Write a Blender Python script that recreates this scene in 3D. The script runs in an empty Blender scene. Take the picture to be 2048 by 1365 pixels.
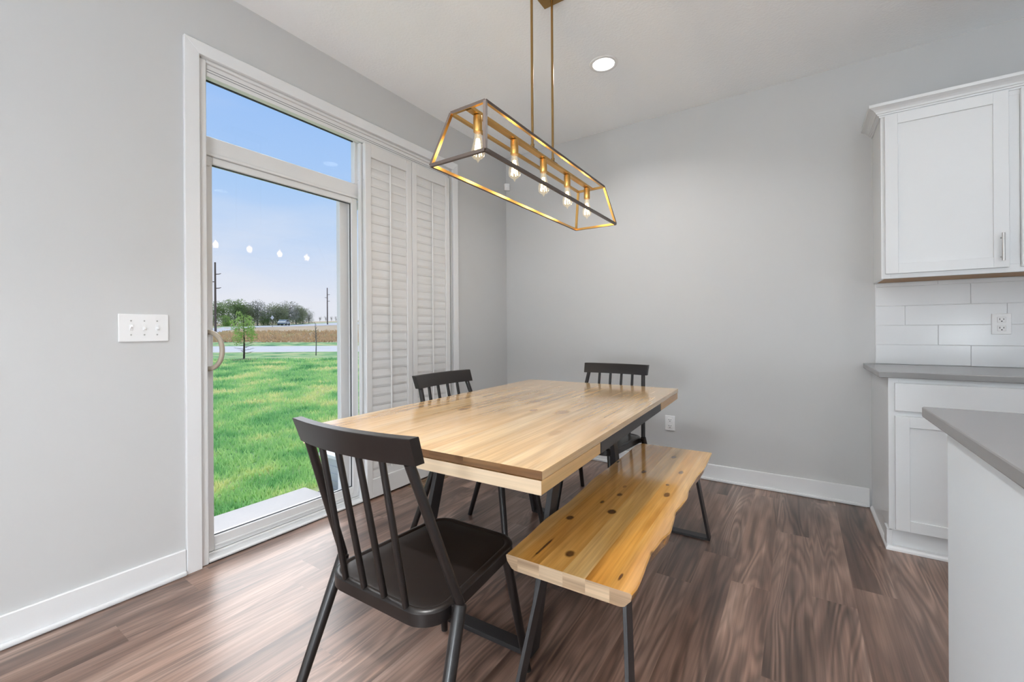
import bpy, bmesh, math, random
from mathutils import Vector, Matrix, Quaternion

random.seed(7)
SC = bpy.context.scene
COL = SC.collection
R = math.radians

# ------------------------------------------------------------------ camera
CAM_POS = Vector((2.4044, -3.562, 1.1409))
YAW, ROLL, FPX = 0.5911, -0.0062, 864.77
U0, V0 = 1016.16, 660.32
cam_d = bpy.data.cameras.new('camera')
cam_d.sensor_width = 36.0
cam_d.lens = FPX / 2048.0 * 36.0
cam_d.shift_x = (1024.0 - U0) / 2048.0
cam_d.shift_y = -(682.5 - V0) / 2048.0
cam_d.clip_start = 0.02
cam_d.clip_end = 600
cam = bpy.data.objects.new('camera', cam_d)
COL.objects.link(cam)
_fw = Vector((-math.sin(YAW), math.cos(YAW), 0))
_r = Vector((math.cos(YAW), math.sin(YAW), 0))
_u = _r.cross(_fw)
_r2 = math.cos(ROLL) * _r + math.sin(ROLL) * _u
_u2 = -math.sin(ROLL) * _r + math.cos(ROLL) * _u
cam.matrix_world = Matrix(((_r2.x, _u2.x, -_fw.x, CAM_POS.x), (_r2.y, _u2.y, -_fw.y, CAM_POS.y),
                           (_r2.z, _u2.z, -_fw.z, CAM_POS.z), (0, 0, 0, 1)))
SC.camera = cam

# ------------------------------------------------------------------ world, sun, exposure
world = bpy.data.worlds.new('sky_world')
SC.world = world
world.use_nodes = True
wn, wl = world.node_tree.nodes, world.node_tree.links
wn.clear()
w_out = wn.new('ShaderNodeOutputWorld')
w_bg = wn.new('ShaderNodeBackground')
w_bg.inputs['Strength'].default_value = 1.0
w_tc = wn.new('ShaderNodeTexCoord')
w_sep = wn.new('ShaderNodeSeparateXYZ')
wl.new(w_tc.outputs['Generated'], w_sep.inputs[0])
w_rmp = wn.new('ShaderNodeValToRGB')
cr = w_rmp.color_ramp
cr.elements[0].position, cr.elements[0].color = 0.0, (.80, .82, .88, 1)
cr.elements[1].position, cr.elements[1].color = 1.0, (.28, .49, .90, 1)
for p, c in ((.07, (.76, .80, .90, 1)), (.16, (.60, .72, .92, 1)), (.28, (.42, .62, .93, 1)), (.42, (.34, .55, .93, 1))):
    e = cr.elements.new(p); e.color = c
wl.new(w_sep.outputs['Z'], w_rmp.inputs[0])
w_map = wn.new('ShaderNodeMapping'); w_map.inputs['Scale'].default_value = (2.2, 2.2, 9.0)
wl.new(w_tc.outputs['Generated'], w_map.inputs[0])
w_noi = wn.new('ShaderNodeTexNoise'); w_noi.inputs['Scale'].default_value = 1.6; w_noi.inputs['Detail'].default_value = 6
wl.new(w_map.outputs[0], w_noi.inputs['Vector'])
w_cl = wn.new('ShaderNodeValToRGB')
w_cl.color_ramp.elements[0].position, w_cl.color_ramp.elements[1].position = .46, .74
wl.new(w_noi.outputs['Fac'], w_cl.inputs[0])
w_lo = wn.new('ShaderNodeMapRange')
w_lo.inputs['From Min'].default_value, w_lo.inputs['From Max'].default_value = .30, .04
w_lo.inputs['To Min'].default_value, w_lo.inputs['To Max'].default_value = .12, .75
wl.new(w_sep.outputs['Z'], w_lo.inputs['Value'])
w_mul = wn.new('ShaderNodeMath'); w_mul.operation = 'MULTIPLY'
wl.new(w_cl.outputs[0], w_mul.inputs[0]); wl.new(w_lo.outputs[0], w_mul.inputs[1])
w_mix = wn.new('ShaderNodeMixRGB'); w_mix.inputs['Color2'].default_value = (.84, .85, .90, 1)
wl.new(w_mul.outputs[0], w_mix.inputs['Fac']); wl.new(w_rmp.outputs[0], w_mix.inputs['Color1'])
wl.new(w_mix.outputs[0], w_bg.inputs['Color']); wl.new(w_bg.outputs[0], w_out.inputs[0])

sun_d = bpy.data.lights.new('sun', 'SUN')
sun_d.energy = 2.8
sun_d.angle = R(46)
sun_d.color = (1.0, .97, .92)
sun = bpy.data.objects.new('sun', sun_d)
COL.objects.link(sun)
sun.rotation_euler = Vector((.70, -.40, -.68)).to_track_quat('-Z', 'Y').to_euler()

SC.view_settings.view_transform = 'Standard'
SC.view_settings.look = 'None'
SC.view_settings.gamma = 1.0
SC.view_settings.use_curve_mapping = False
SC.view_settings.exposure = 0.0
SC.cycles.use_denoising = True
SC.cycles.use_adaptive_sampling = True
SC.cycles.adaptive_threshold = .12
SC.cycles.adaptive_min_samples = 16
SC.cycles.max_bounces = 7
SC.cycles.diffuse_bounces = 4
SC.cycles.glossy_bounces = 3
SC.cycles.transparent_max_bounces = 10
SC.cycles.sample_clamp_indirect = 6.0
SC.cycles.caustics_reflective = False
SC.cycles.caustics_refractive = False

# strengths of cans, added unseen fill and bulbs (used by their builders)
CAN_W, FILL_E, BULB_W = 10.0, 44.5, 1.1

# ------------------------------------------------------------------ helpers
def at(px, py, depth):
    """a point on the ray of a photograph pixel at a given distance from the camera plane"""
    return CAM_POS + depth * (_fw + _r2 * ((px - U0) / FPX) - _u2 * ((py - V0) / FPX))

def obj(name, bm, mat, parent=None, loc=None, smooth=False, color=None):
    if isinstance(bm, bmesh.types.BMesh):
        me = bpy.data.meshes.new(name)
        bmesh.ops.recalc_face_normals(bm, faces=bm.faces)
        bm.to_mesh(me); bm.free()
        for m in (mat if isinstance(mat, (list, tuple)) else [mat]):
            me.materials.append(m)
        if smooth:
            for p in me.polygons: p.use_smooth = True
            if smooth == 'auto':
                try: me.set_sharp_from_angle(angle=R(38))
                except Exception: pass
    else:
        me = bm
    o = bpy.data.objects.new(name, me)
    COL.objects.link(o)
    if parent is not None: o.parent = parent
    if loc is not None: o.location = loc
    if color is not None: o.color = color
    return o

def tag(o, label, cat, group=None, kind=None):
    o['label'] = label
    o['category'] = cat
    if group: o['group'] = group
    if kind: o['kind'] = kind
    return o

def thing(name, label, cat, loc=(0, 0, 0), rz=0.0, group=None, kind=None):
    o = bpy.data.objects.new(name, None)
    o.empty_display_size = .1
    COL.objects.link(o)
    o.location = loc
    o.rotation_euler = (0, 0, rz)
    return tag(o, label, cat, group, kind)

def struct(o):
    o['kind'] = 'structure'
    return o

def struct_root(name):
    o = bpy.data.objects.new(name, None)
    COL.objects.link(o)
    return struct(o)

def copy_tree(src, parent=None):
    c = src.copy()
    COL.objects.link(c)
    if parent is not None: c.parent = parent
    for ch in list(src.children): copy_tree(ch, c)
    return c

def NB(): return bmesh.new()

def box(bm, lo, hi, bev=0.0, seg=1, mi=0):
    x0, y0, z0 = lo; x1, y1, z1 = hi
    v = [bm.verts.new(c) for c in ((x0, y0, z0), (x1, y0, z0), (x1, y1, z0), (x0, y1, z0),
                                   (x0, y0, z1), (x1, y0, z1), (x1, y1, z1), (x0, y1, z1))]
    fs = [bm.faces.new([v[i] for i in q]) for q in ((0, 3, 2, 1), (4, 5, 6, 7), (0, 1, 5, 4), (1, 2, 6, 5), (2, 3, 7, 6), (3, 0, 4, 7))]
    for f in fs: f.material_index = mi
    if bev > 0:
        es = list({e for f in fs for e in f.edges})
        bmesh.ops.bevel(bm, geom=es, offset=bev, segments=seg, affect='EDGES', profile=.5, clamp_overlap=True)
    return bm

def B(lo, hi, bev=0.0, seg=1):
    return box(NB(), lo, hi, bev, seg)

def bar(bm, a, b, w, h, side=None, mi=0, bev=0.0, caps=None):
    """rectangular bar from a to b; w across 'side', h across the third direction. caps: plane normals for mitred/level ends"""
    a, b = Vector(a), Vector(b)
    d = (b - a).normalized()
    s = Vector(side) if side is not None else (Vector((0, 0, 1)) if abs(d.z) < .9 else Vector((1, 0, 0)))
    s = (s - d * s.dot(d)).normalized()
    t = d.cross(s)
    vs = []
    for p, n in ((a, 0), (b, 1)):
        ring = []
        for i, j in ((-1, -1), (1, -1), (1, 1), (-1, 1)):
            q = p + s * (i * w / 2) + t * (j * h / 2)
            if caps and caps[n] is not None:
                nn = Vector(caps[n])
                q = q + d * ((p - q).dot(nn) / d.dot(nn))
            ring.append(bm.verts.new(q))
        vs.append(ring)
    fs = [bm.faces.new(vs[0][::-1]), bm.faces.new(vs[1])]
    for i in range(4):
        fs.append(bm.faces.new((vs[0][i], vs[0][(i + 1) % 4], vs[1][(i + 1) % 4], vs[1][i])))
    for f in fs: f.material_index = mi
    if bev > 0:
        es = list({e for f in fs for e in f.edges})
        bmesh.ops.bevel(bm, geom=es, offset=bev, segments=1, affect='EDGES', clamp_overlap=True)
    return bm

def tube(bm, pts, radii, n=12, caps=True, mi=0):
    pts = [Vector(p) for p in pts]
    if not isinstance(radii, (list, tuple)): radii = [radii] * len(pts)
    rings = []
    up = None
    for i, p in enumerate(pts):
        if i == 0: d = pts[1] - p
        elif i == len(pts) - 1: d = p - pts[i - 1]
        else: d = (pts[i + 1] - p).normalized() + (p - pts[i - 1]).normalized()
        d.normalize()
        if up is None:
            up = Vector((1, 0, 0)) if abs(d.x) < .8 else Vector((0, 1, 0))
        s = (up - d * up.dot(d)).normalized()
        t = d.cross(s)
        up = s
        rings.append([bm.verts.new(p + radii[i] * (s * math.cos(2 * math.pi * k / n) + t * math.sin(2 * math.pi * k / n))) for k in range(n)])
    for a, b in zip(rings, rings[1:]):
        for k in range(n):
            f = bm.faces.new((a[k], a[(k + 1) % n], b[(k + 1) % n], b[k])); f.material_index = mi
    if caps:
        bm.faces.new(rings[0][::-1]).material_index = mi
        bm.faces.new(rings[-1]).material_index = mi
    return bm

def lathe(bm, prof, n=20, c=(0, 0, 0), mi=0, cap0=True, cap1=True):
    c = Vector(c)
    rings = [[bm.verts.new(c + Vector((r * math.cos(2 * math.pi * k / n), r * math.sin(2 * math.pi * k / n), z))) for k in range(n)] for r, z in prof]
    for a, b in zip(rings, rings[1:]):
        for k in range(n):
            bm.faces.new((a[k], a[(k + 1) % n], b[(k + 1) % n], b[k])).material_index = mi
    if cap0: bm.faces.new(rings[0][::-1]).material_index = mi
    if cap1: bm.faces.new(rings[-1]).material_index = mi
    return bm

def prism(bm, outline, z0, z1, mi=0):
    lo = [bm.verts.new((x, y, z0)) for x, y in outline]
    hi = [bm.verts.new((x, y, z1)) for x, y in outline]
    n = len(outline)
    bm.faces.new(lo[::-1]).material_index = mi
    bm.faces.new(hi).material_index = mi
    for i in range(n):
        bm.faces.new((lo[i], lo[(i + 1) % n], hi[(i + 1) % n], hi[i])).material_index = mi
    return bm

def sweep(bm, path, prof, outs, mi=0):
    """profile (out, z) carried along a horizontal path; outs: out-vector at every path point (mitred)"""
    rings = []
    for (x, y), (ox, oy) in zip(path, outs):
        rings.append([bm.verts.new((x + ox * o, y + oy * o, z)) for o, z in prof])
    n = len(prof)
    for a, b in zip(rings, rings[1:]):
        for k in range(n):
            bm.faces.new((a[k], a[(k + 1) % n], b[(k + 1) % n], b[k])).material_index = mi
    bm.faces.new(rings[0][::-1]); bm.faces.new(rings[-1])
    return bm

# ------------------------------------------------------------------ materials
def mat(name, color=(.8, .8, .8), rough=.5, metal=0.0, spec=None, emit=None, estr=0.0, coat=0.0, bump=None, var=0.0):
    m = bpy.data.materials.new(name)
    m.use_nodes = True
    nt = m.node_tree
    b = nt.nodes['Principled BSDF']
    b.inputs['Base Color'].default_value = (*color, 1)
    b.inputs['Roughness'].default_value = rough
    b.inputs['Metallic'].default_value = metal
    if spec is not None: b.inputs['Specular IOR Level'].default_value = spec
    if coat: b.inputs['Coat Weight'].default_value = coat; b.inputs['Coat Roughness'].default_value = .1
    if emit:
        b.inputs['Emission Color'].default_value = (*emit, 1)
        b.inputs['Emission Strength'].default_value = estr
    tc = None
    if bump or var:
        tc = nt.nodes.new('ShaderNodeTexCoord')
    if bump:
        sc, st, dist = bump
        n = nt.nodes.new('ShaderNodeTexNoise'); n.inputs['Scale'].default_value = sc; n.inputs['Detail'].default_value = 2
        nt.links.new(tc.outputs['Object'], n.inputs['Vector'])
        bp = nt.nodes.new('ShaderNodeBump'); bp.inputs['Strength'].default_value = st; bp.inputs['Distance'].default_value = dist
        nt.links.new(n.outputs['Fac'], bp.inputs['Height']); nt.links.new(bp.outputs[0], b.inputs['Normal'])
    if var:
        n = nt.nodes.new('ShaderNodeTexNoise'); n.inputs['Scale'].default_value = 1.7; n.inputs['Detail'].default_value = 3
        nt.links.new(tc.outputs['Object'], n.inputs['Vector'])
        mr = nt.nodes.new('ShaderNodeMapRange'); mr.inputs['To Min'].default_value = 1 - var; mr.inputs['To Max'].default_value = 1 + var
        nt.links.new(n.outputs['Fac'], mr.inputs['Value'])
        mx = nt.nodes.new('ShaderNodeMixRGB'); mx.blend_type = 'MULTIPLY'; mx.inputs['Fac'].default_value = 1; mx.inputs['Color1'].default_value = (*color, 1)
        nt.links.new(mr.outputs[0], mx.inputs['Color2']); nt.links.new(mx.outputs[0], b.inputs['Base Color'])
    return m

def ramp(nt, stops):
    r = nt.nodes.new('ShaderNodeValToRGB')
    e = r.color_ramp.elements
    e[0].position, e[0].color = stops[0][0], (*stops[0][1], 1)
    e[1].position, e[1].color = stops[-1][0], (*stops[-1][1], 1)
    for p, c in stops[1:-1]:
        k = e.new(p); k.color = (*c, 1)
    return r

def math_node(nt, op, a, b=None, c=None):
    n = nt.nodes.new('ShaderNodeMath'); n.operation = op
    for i, v in enumerate((a, b, c)):
        if v is None: continue
        if isinstance(v, (int, float)): n.inputs[i].default_value = v
        else: nt.links.new(v, n.inputs[i])
    return n.outputs[0]

def wood(name, tones, streaks, rough, along='Y', ring=0.0, knots=(), offset=60.0, tint=True, coat=0.0, spec=.5, gscale=1.0, rsc=None, ior=None, knot_col=(.07, .025, .008), coat_rough=.12, coat_ior=1.5):
    """procedural timber. tones: ramp stops for the broad bands; streaks: dark grain amount; ring: contour grain (cathedrals)"""
    m = bpy.data.materials.new(name); m.use_nodes = True
    nt = m.node_tree; L = nt.links
    b = nt.nodes['Principled BSDF']
    tc = nt.nodes.new('ShaderNodeTexCoord')
    oi = nt.nodes.new('ShaderNodeObjectInfo')
    off = nt.nodes.new('ShaderNodeVectorMath'); off.operation = 'SCALE'
    off.inputs[0].default_value = (1.0, 1.7, .6)
    L.new(math_node(nt, 'MULTIPLY', oi.outputs['Random'], offset), off.inputs['Scale'])
    add = nt.nodes.new('ShaderNodeVectorMath'); add.operation = 'ADD'
    L.new(tc.outputs['Object'], add.inputs[0]); L.new(off.outputs[0], add.inputs[1])
    def noise(sx, sl, detail=4, dist=0.0, rough_=.55):
        mp = nt.nodes.new('ShaderNodeMapping')
        s = (sx, sl, sx) if along == 'Y' else (sl, sx, sx)
        mp.inputs['Scale'].default_value = tuple(v * gscale for v in s)
        L.new(add.outputs[0], mp.inputs[0])
        n = nt.nodes.new('ShaderNodeTexNoise'); n.inputs['Scale'].default_value = 1.0
        n.inputs['Detail'].default_value = detail; n.inputs['Distortion'].default_value = dist; n.inputs['Roughness'].default_value = rough_
        L.new(mp.outputs[0], n.inputs['Vector'])
        return n.outputs['Fac']
    broad = noise(7.0, .8, 3, .6)
    rp = ramp(nt, tones)
    L.new(broad, rp.inputs[0])
    col = rp.outputs[0]
    def mult(col, fac_out, lo, hi, fmin=.3, fmax=.7):
        mr = nt.nodes.new('ShaderNodeMapRange')
        mr.inputs['From Min'].default_value, mr.inputs['From Max'].default_value = fmin, fmax
        mr.inputs['To Min'].default_value, mr.inputs['To Max'].default_value = lo, hi
        L.new(fac_out, mr.inputs['Value'])
        mx = nt.nodes.new('ShaderNodeMixRGB'); mx.blend_type = 'MULTIPLY'; mx.inputs['Fac'].default_value = 1
        L.new(col, mx.inputs['Color1']); L.new(mr.outputs[0], mx.inputs['Color2'])
        return mx.outputs[0]
    col = mult(col, noise(38, 1.6, 3, .2), 1 - streaks, 1 + streaks * .55)
    col = mult(col, noise(150, 3.0, 2), 1 - streaks * .7, 1 + streaks * .4)
    if ring:
        f = noise(*(rsc or (4.2, .55)), 2, .9, .4)
        s = math_node(nt, 'SINE', math_node(nt, 'MULTIPLY', f, 84.0))
        s = math_node(nt, 'MULTIPLY_ADD', s, .5, .5)
        amp = noise(3.0, .7, 2)
        s = math_node(nt, 'MULTIPLY', s, math_node(nt, 'MULTIPLY_ADD', amp, 1.6, -.3))
        col = mult(col, s, 1 + ring * .35, 1 - ring, 0, 1)
    if tint:
        mx = nt.nodes.new('ShaderNodeMixRGB'); mx.blend_type = 'MULTIPLY'; mx.inputs['Fac'].default_value = 1
        L.new(col, mx.inputs['Color1']); L.new(oi.outputs['Color'], mx.inputs['Color2'])
        col = mx.outputs[0]
    if knots:
        sp = nt.nodes.new('ShaderNodeSeparateXYZ'); L.new(tc.outputs['Object'], sp.inputs[0])
        wob = noise(25, 25, 2)
        acc = None
        for (kx, ky, ra, rb, st) in knots:
            dx = math_node(nt, 'DIVIDE', math_node(nt, 'SUBTRACT', sp.outputs[0], kx), ra)
            dy = math_node(nt, 'DIVIDE', math_node(nt, 'SUBTRACT', sp.outputs[1], ky), rb)
            d = math_node(nt, 'SQRT', math_node(nt, 'ADD', math_node(nt, 'MULTIPLY', dx, dx), math_node(nt, 'MULTIPLY', dy, dy)))
            d = math_node(nt, 'ADD', d, math_node(nt, 'MULTIPLY_ADD', wob, .7, -.35))
            k = nt.nodes.new('ShaderNodeMapRange'); k.interpolation_type = 'SMOOTHSTEP'
            k.inputs['From Min'].default_value, k.inputs['From Max'].default_value = .55, 1.25
            k.inputs['To Min'].default_value, k.inputs['To Max'].default_value = st, 0.0
            L.new(d, k.inputs['Value'])
            acc = k.outputs[0] if acc is None else math_node(nt, 'MAXIMUM', acc, k.outputs[0])
        mx = nt.nodes.new('ShaderNodeMixRGB'); mx.inputs['Color2'].default_value = (*knot_col, 1)
        L.new(acc, mx.inputs['Fac']); L.new(col, mx.inputs['Color1'])
        col = mx.outputs[0]
    L.new(col, b.inputs['Base Color'])
    b.inputs['Roughness'].default_value = rough
    b.inputs['Specular IOR Level'].default_value = spec
    if ior: b.inputs['IOR'].default_value = ior
    if coat:
        b.inputs['Coat Weight'].default_value = coat; b.inputs['Coat Roughness'].default_value = coat_rough; b.inputs['Coat IOR'].default_value = coat_ior
    return m

def glass(name, k=1.6, tint=(1, 1, 1), glow=None):
    m = bpy.data.materials.new(name); m.use_nodes = True
    nt = m.node_tree; nt.nodes.clear()
    out = nt.nodes.new('ShaderNodeOutputMaterial'); mx = nt.nodes.new('ShaderNodeMixShader')
    tr = nt.nodes.new('ShaderNodeBsdfTransparent'); tr.inputs[0].default_value = (*tint, 1)
    gl = nt.nodes.new('ShaderNodeBsdfGlossy'); gl.inputs['Roughness'].default_value = 0.0
    fr = nt.nodes.new('ShaderNodeFresnel'); fr.inputs['IOR'].default_value = 1.45
    geo = nt.nodes.new('ShaderNodeNewGeometry')
    front = math_node(nt, 'SUBTRACT', 1.0, geo.outputs['Backfacing'])
    nt.links.new(math_node(nt, 'MULTIPLY', math_node(nt, 'MULTIPLY', fr.outputs[0], k), front), mx.inputs[0])
    nt.links.new(tr.outputs[0], mx.inputs[1]); nt.links.new(gl.outputs[0], mx.inputs[2]); nt.links.new(mx.outputs[0], out.inputs[0])
    if glow:
        em = nt.nodes.new('ShaderNodeEmission'); em.inputs[0].default_value = (*glow, 1); em.inputs[1].default_value = .14
        ad = nt.nodes.new('ShaderNodeAddShader')
        nt.links.new(mx.outputs[0], ad.inputs[0]); nt.links.new(em.outputs[0], ad.inputs[1]); nt.links.new(ad.outputs[0], out.inputs[0])
    return m

M = {}
M['wall'] = mat('wall_paint', (.575, .575, .57), .75)
M['ceiling'] = mat('ceiling_paint', (.92, .94, .955), .9, bump=(70, .35, .004))
M['trim'] = mat('white_trim_paint', (.77, .775, .78), .38)
M['vinyl'] = mat('white_vinyl', (.75, .75, .745), .35)
M['shutter'] = mat('shutter_paint', (.735, .73, .72), .42)
M['cab'] = mat('cabinet_paint', (.74, .75, .755), .35)
M['island'] = mat('island_paint', (.82, .88, .925), .45)
M['quartz'] = mat('grey_quartz', (.27, .265, .265), .22, bump=(400, .02, .001), var=.05)
M['underwood'] = mat('cabinet_underside_wood', (.40, .21, .07), .5)
M['nickel'] = mat('brushed_nickel', (.55, .54, .53), .32, 1.0)
M['black'] = mat('black_powder_coat', (.011, .0085, .008), .34, spec=.5)
M['blacksteel'] = mat('black_steel', (.028, .026, .027), .42, spec=.5)
M['bronze'] = mat('dark_bronze', (.14, .11, .095), .42, .6)
M['agedbrass'] = mat('aged_brass', (.36, .22, .085), .32, 1.0)
M['brass'] = mat('antique_brass', (.62, .36, .11), .30, 1.0)
M['plastic'] = mat('white_plastic', (.83, .83, .83), .35)
M['slot'] = mat('dark_slot', (.03, .03, .03), .6)
M['tile'] = mat('white_glazed_tile', (.76, .77, .78), .17, spec=.3)
M['grout'] = mat('white_grout', (.80, .80, .80), .8)
M['glass'] = glass('window_glass', .6)
M['bulbglass'] = glass('bulb_glass', 2.2, (1.0, .97, .9), glow=(1.0, .80, .52))
M['gasket'] = mat('dark_gasket', (.05, .055, .06), .6)
M['filament'] = mat('glowing_filament', (1, .8, .5), .5, emit=(1.0, .72, .36), estr=14.0)
M['lens'] = mat('lamp_lens', (1, 1, 1), .5, emit=(1.0, .97, .93), estr=5.0)
M['paper'] = mat('white_paper', (.85, .85, .84), .8)
for _k in ('filament', 'lens', 'bulbglass'): M[_k].cycles.emission_sampling = 'NONE'
M['concrete'] = mat('concrete', (.72, .67, .62), .9, bump=(60, .3, .004), var=.08)
M['asphalt'] = mat('pale_road', (.58, .55, .54), .9, var=.06)
M['siding'] = mat('grey_siding', (.50, .52, .55), .6)
M['pole'] = mat('weathered_pole', (.16, .12, .10), .9)
M['bark'] = mat('bark', (.09, .065, .05), .95)
M['bark_grey'] = mat('grey_bark', (.19, .165, .15), .95)
M['mulch'] = mat('mulch', (.13, .08, .05), .95)
M['stone'] = mat('river_stone', (.34, .31, .30), .85, var=.3)
M['register'] = mat('register_metal', (.22, .14, .075), .45)

# table, bench and floor timber
M['table'] = wood('table_pine', [(.25, (.60, .35, .14)), (.45, (.74, .48, .23)), (.6, (.81, .57, .31)), (.8, (.88, .67, .42))], .20, .20,
                  ring=.07, spec=.5, coat=.8,
                  knots=[(-.20, -.30, .022, .035, .5), (-.02, .05, .024, .03, .55), (.09, -.16, .016, .028, .5), (.22, -.14, .03, .05, .45), (-.33, .1, .01, .06, .6),
                         (.30, .42, .014, .025, .6), (-.05, .38, .018, .03, .5), (-.12, .30, .012, .05, .5), (-.42, -.38, .012, .12, .55), (-.36, -.28, .01, .09, .5),
                         (.13, .33, .02, .03, .3), (-.28, .42, .012, .05, .5), (.36, -.5, .02, .05, .3)], knot_col=(.20, .075, .022))
M['leafwood'] = wood('leaf_pine', [(.3, (.58, .33, .12)), (.6, (.68, .43, .19)), (.8, (.76, .55, .33))], .14, .28, spec=.5)
M['endgrain'] = wood('table_end_grain', [(.3, (.10, .042, .014)), (.55, (.20, .095, .034)), (.8, (.34, .19, .085))], .35, .35, along='X', tint=False)
M['bench'] = wood('bench_pine', [(.25, (.48, .22, .045)), (.45, (.66, .35, .09)), (.62, (.76, .45, .15)), (.8, (.84, .60, .29))], .20, .13,
                  ring=.10, spec=.5, coat=.9,
                  knots=[(-.133, -.410, .013, .020, .95), (-.022, -.279, .016, .022, .95), (-.05, -.10, .011, .018, .9), (-.03, -.64, .015, .021, .9),
                         (.189, -.505, .014, .022, .9), (.115, -.003, .012, .028, .85), (.092, .118, .009, .014, .8), (-.043, .24, .010, .024, .75),
                         (.03, .558, .011, .03, .8), (.11, .32, .011, .03, .8), (-.197, .328, .008, .02, .7), (-.084, -.21, .009, .02, .7),
                         (-.115, -.65, .0045, .07, .95), (.14, -.68, .0045, .02, .9), (-.06, .0, .008, .02, .5)])
M['benchend'] = wood('bench_end_grain', [(.3, (.30, .17, .09)), (.55, (.55, .40, .26)), (.8, (.70, .56, .40))], .3, .35, along='X', tint=False)
M['floor'] = wood('walnut_floor', [(.24, (.078, .043, .030)), (.40, (.160, .094, .068)), (.56, (.265, .165, .124)), (.76, (.41, .28, .22))], .28, .33,
                  ring=.6, spec=.5, ior=1.5, offset=90, rsc=(6.5, .62), coat=.25, coat_rough=.31, coat_ior=1.5)

# lawn and foliage
def plant_mat(name, stops, scale, rough=.9, bump=None, trans=0.0):
    m = bpy.data.materials.new(name); m.use_nodes = True
    nt = m.node_tree; b = nt.nodes['Principled BSDF']
    tc = nt.nodes.new('ShaderNodeTexCoord')
    n = nt.nodes.new('ShaderNodeTexNoise'); n.inputs['Scale'].default_value = scale; n.inputs['Detail'].default_value = 5; n.inputs['Roughness'].default_value = .6
    nt.links.new(tc.outputs['Object'], n.inputs['Vector'])
    r = ramp(nt, stops); nt.links.new(n.outputs['Fac'], r.inputs[0])
    nt.links.new(r.outputs[0], b.inputs['Base Color'])
    b.inputs['Roughness'].default_value = rough
    b.inputs['Specular IOR Level'].default_value = .15
    if trans:
        tl = nt.nodes.new('ShaderNodeBsdfTranslucent'); mxs = nt.nodes.new('ShaderNodeMixShader'); mxs.inputs[0].default_value = trans
        nt.links.new(r.outputs[0], tl.inputs[0]); nt.links.new(b.outputs[0], mxs.inputs[1]); nt.links.new(tl.outputs[0], mxs.inputs[2])
        nt.links.new(mxs.outputs[0], nt.nodes['Material Output'].inputs[0])
    if bump:
        n2 = nt.nodes.new('ShaderNodeTexNoise'); n2.inputs['Scale'].default_value = bump[0]; n2.inputs['Detail'].default_value = 6
        nt.links.new(tc.outputs['Object'], n2.inputs['Vector'])
        bp = nt.nodes.new('ShaderNodeBump'); bp.inputs['Strength'].default_value = bump[1]; bp.inputs['Distance'].default_value = bump[2]
        nt.links.new(n2.outputs['Fac'], bp.inputs['Height']); nt.links.new(bp.outputs[0], b.inputs['Normal'])
    return m
GRASS_STOPS = [(.34, (.085, .24, .09)), (.43, (.21, .42, .16)), (.52, (.36, .53, .21)), (.60, (.56, .58, .26)), (.72, (.66, .59, .32))]
M['lawn'] = plant_mat('lawn_turf', GRASS_STOPS, .8, bump=(25, .6, .05))
M['blade'] = plant_mat('grass_blade', [(p, tuple(min(1, c * 1.45) for c in q)) for p, q in GRASS_STOPS], .8, trans=.45)
M['tallgrass'] = plant_mat('dry_grass', [(.3, (.50, .34, .19)), (.5, (.66, .46, .26)), (.65, (.58, .50, .26)), (.8, (.44, .46, .20))], .35, trans=.4)
M['bank'] = plant_mat('dry_bank', [(.3, (.46, .33, .20)), (.5, (.62, .45, .28)), (.7, (.50, .47, .26))], .22)
LEAFS = [plant_mat('leaf_tone', st, .8, trans=.3) for st in (
    [(.3, (.17, .24, .09)), (.7, (.36, .46, .18))], [(.3, (.20, .22, .12)), (.7, (.40, .42, .24))],
    [(.3, (.25, .25, .20)), (.7, (.44, .43, .36))], [(.3, (.24, .38, .10)), (.7, (.50, .64, .20))])]
M['needles'] = plant_mat('sapling_leaf', [(.3, (.28, .44, .10)), (.7, (.60, .72, .26))], 3.0, trans=.35)

# ------------------------------------------------------------------ the room shell
H = 2.8466
RX, RY = 6.6, -7.4          # far right wall, wall behind the camera
OY0, OY1, OZ = -2.665, -.835, 2.475   # patio door opening in the left wall
WT = .16

bm = NB()
box(bm, (-WT, RY, 0), (0, OY0, H)); box(bm, (-WT, OY1, 0), (0, WT, H)); box(bm, (-WT, OY0, OZ), (0, OY1, H))
struct(obj('wall_left', bm, M['wall']))
struct(obj('wall_back', B((0, 0, 0), (RX, WT, H)), M['wall']))
struct(obj('wall_right', B((RX, RY, 0), (RX + WT, WT, H)), M['ceiling']))
struct(obj('wall_rear', B((-WT, RY - WT, 0), (RX + WT, RY, H)), M['ceiling']))
struct(obj('ceiling', B((-WT, RY - WT, H), (RX + WT, WT, H + .15)), M['ceiling']))

floor = struct(obj('floor', B((-WT, RY, -.14), (RX, 0, -.008)), mat('subfloor', (.09, .06, .05), .8)))
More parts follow.
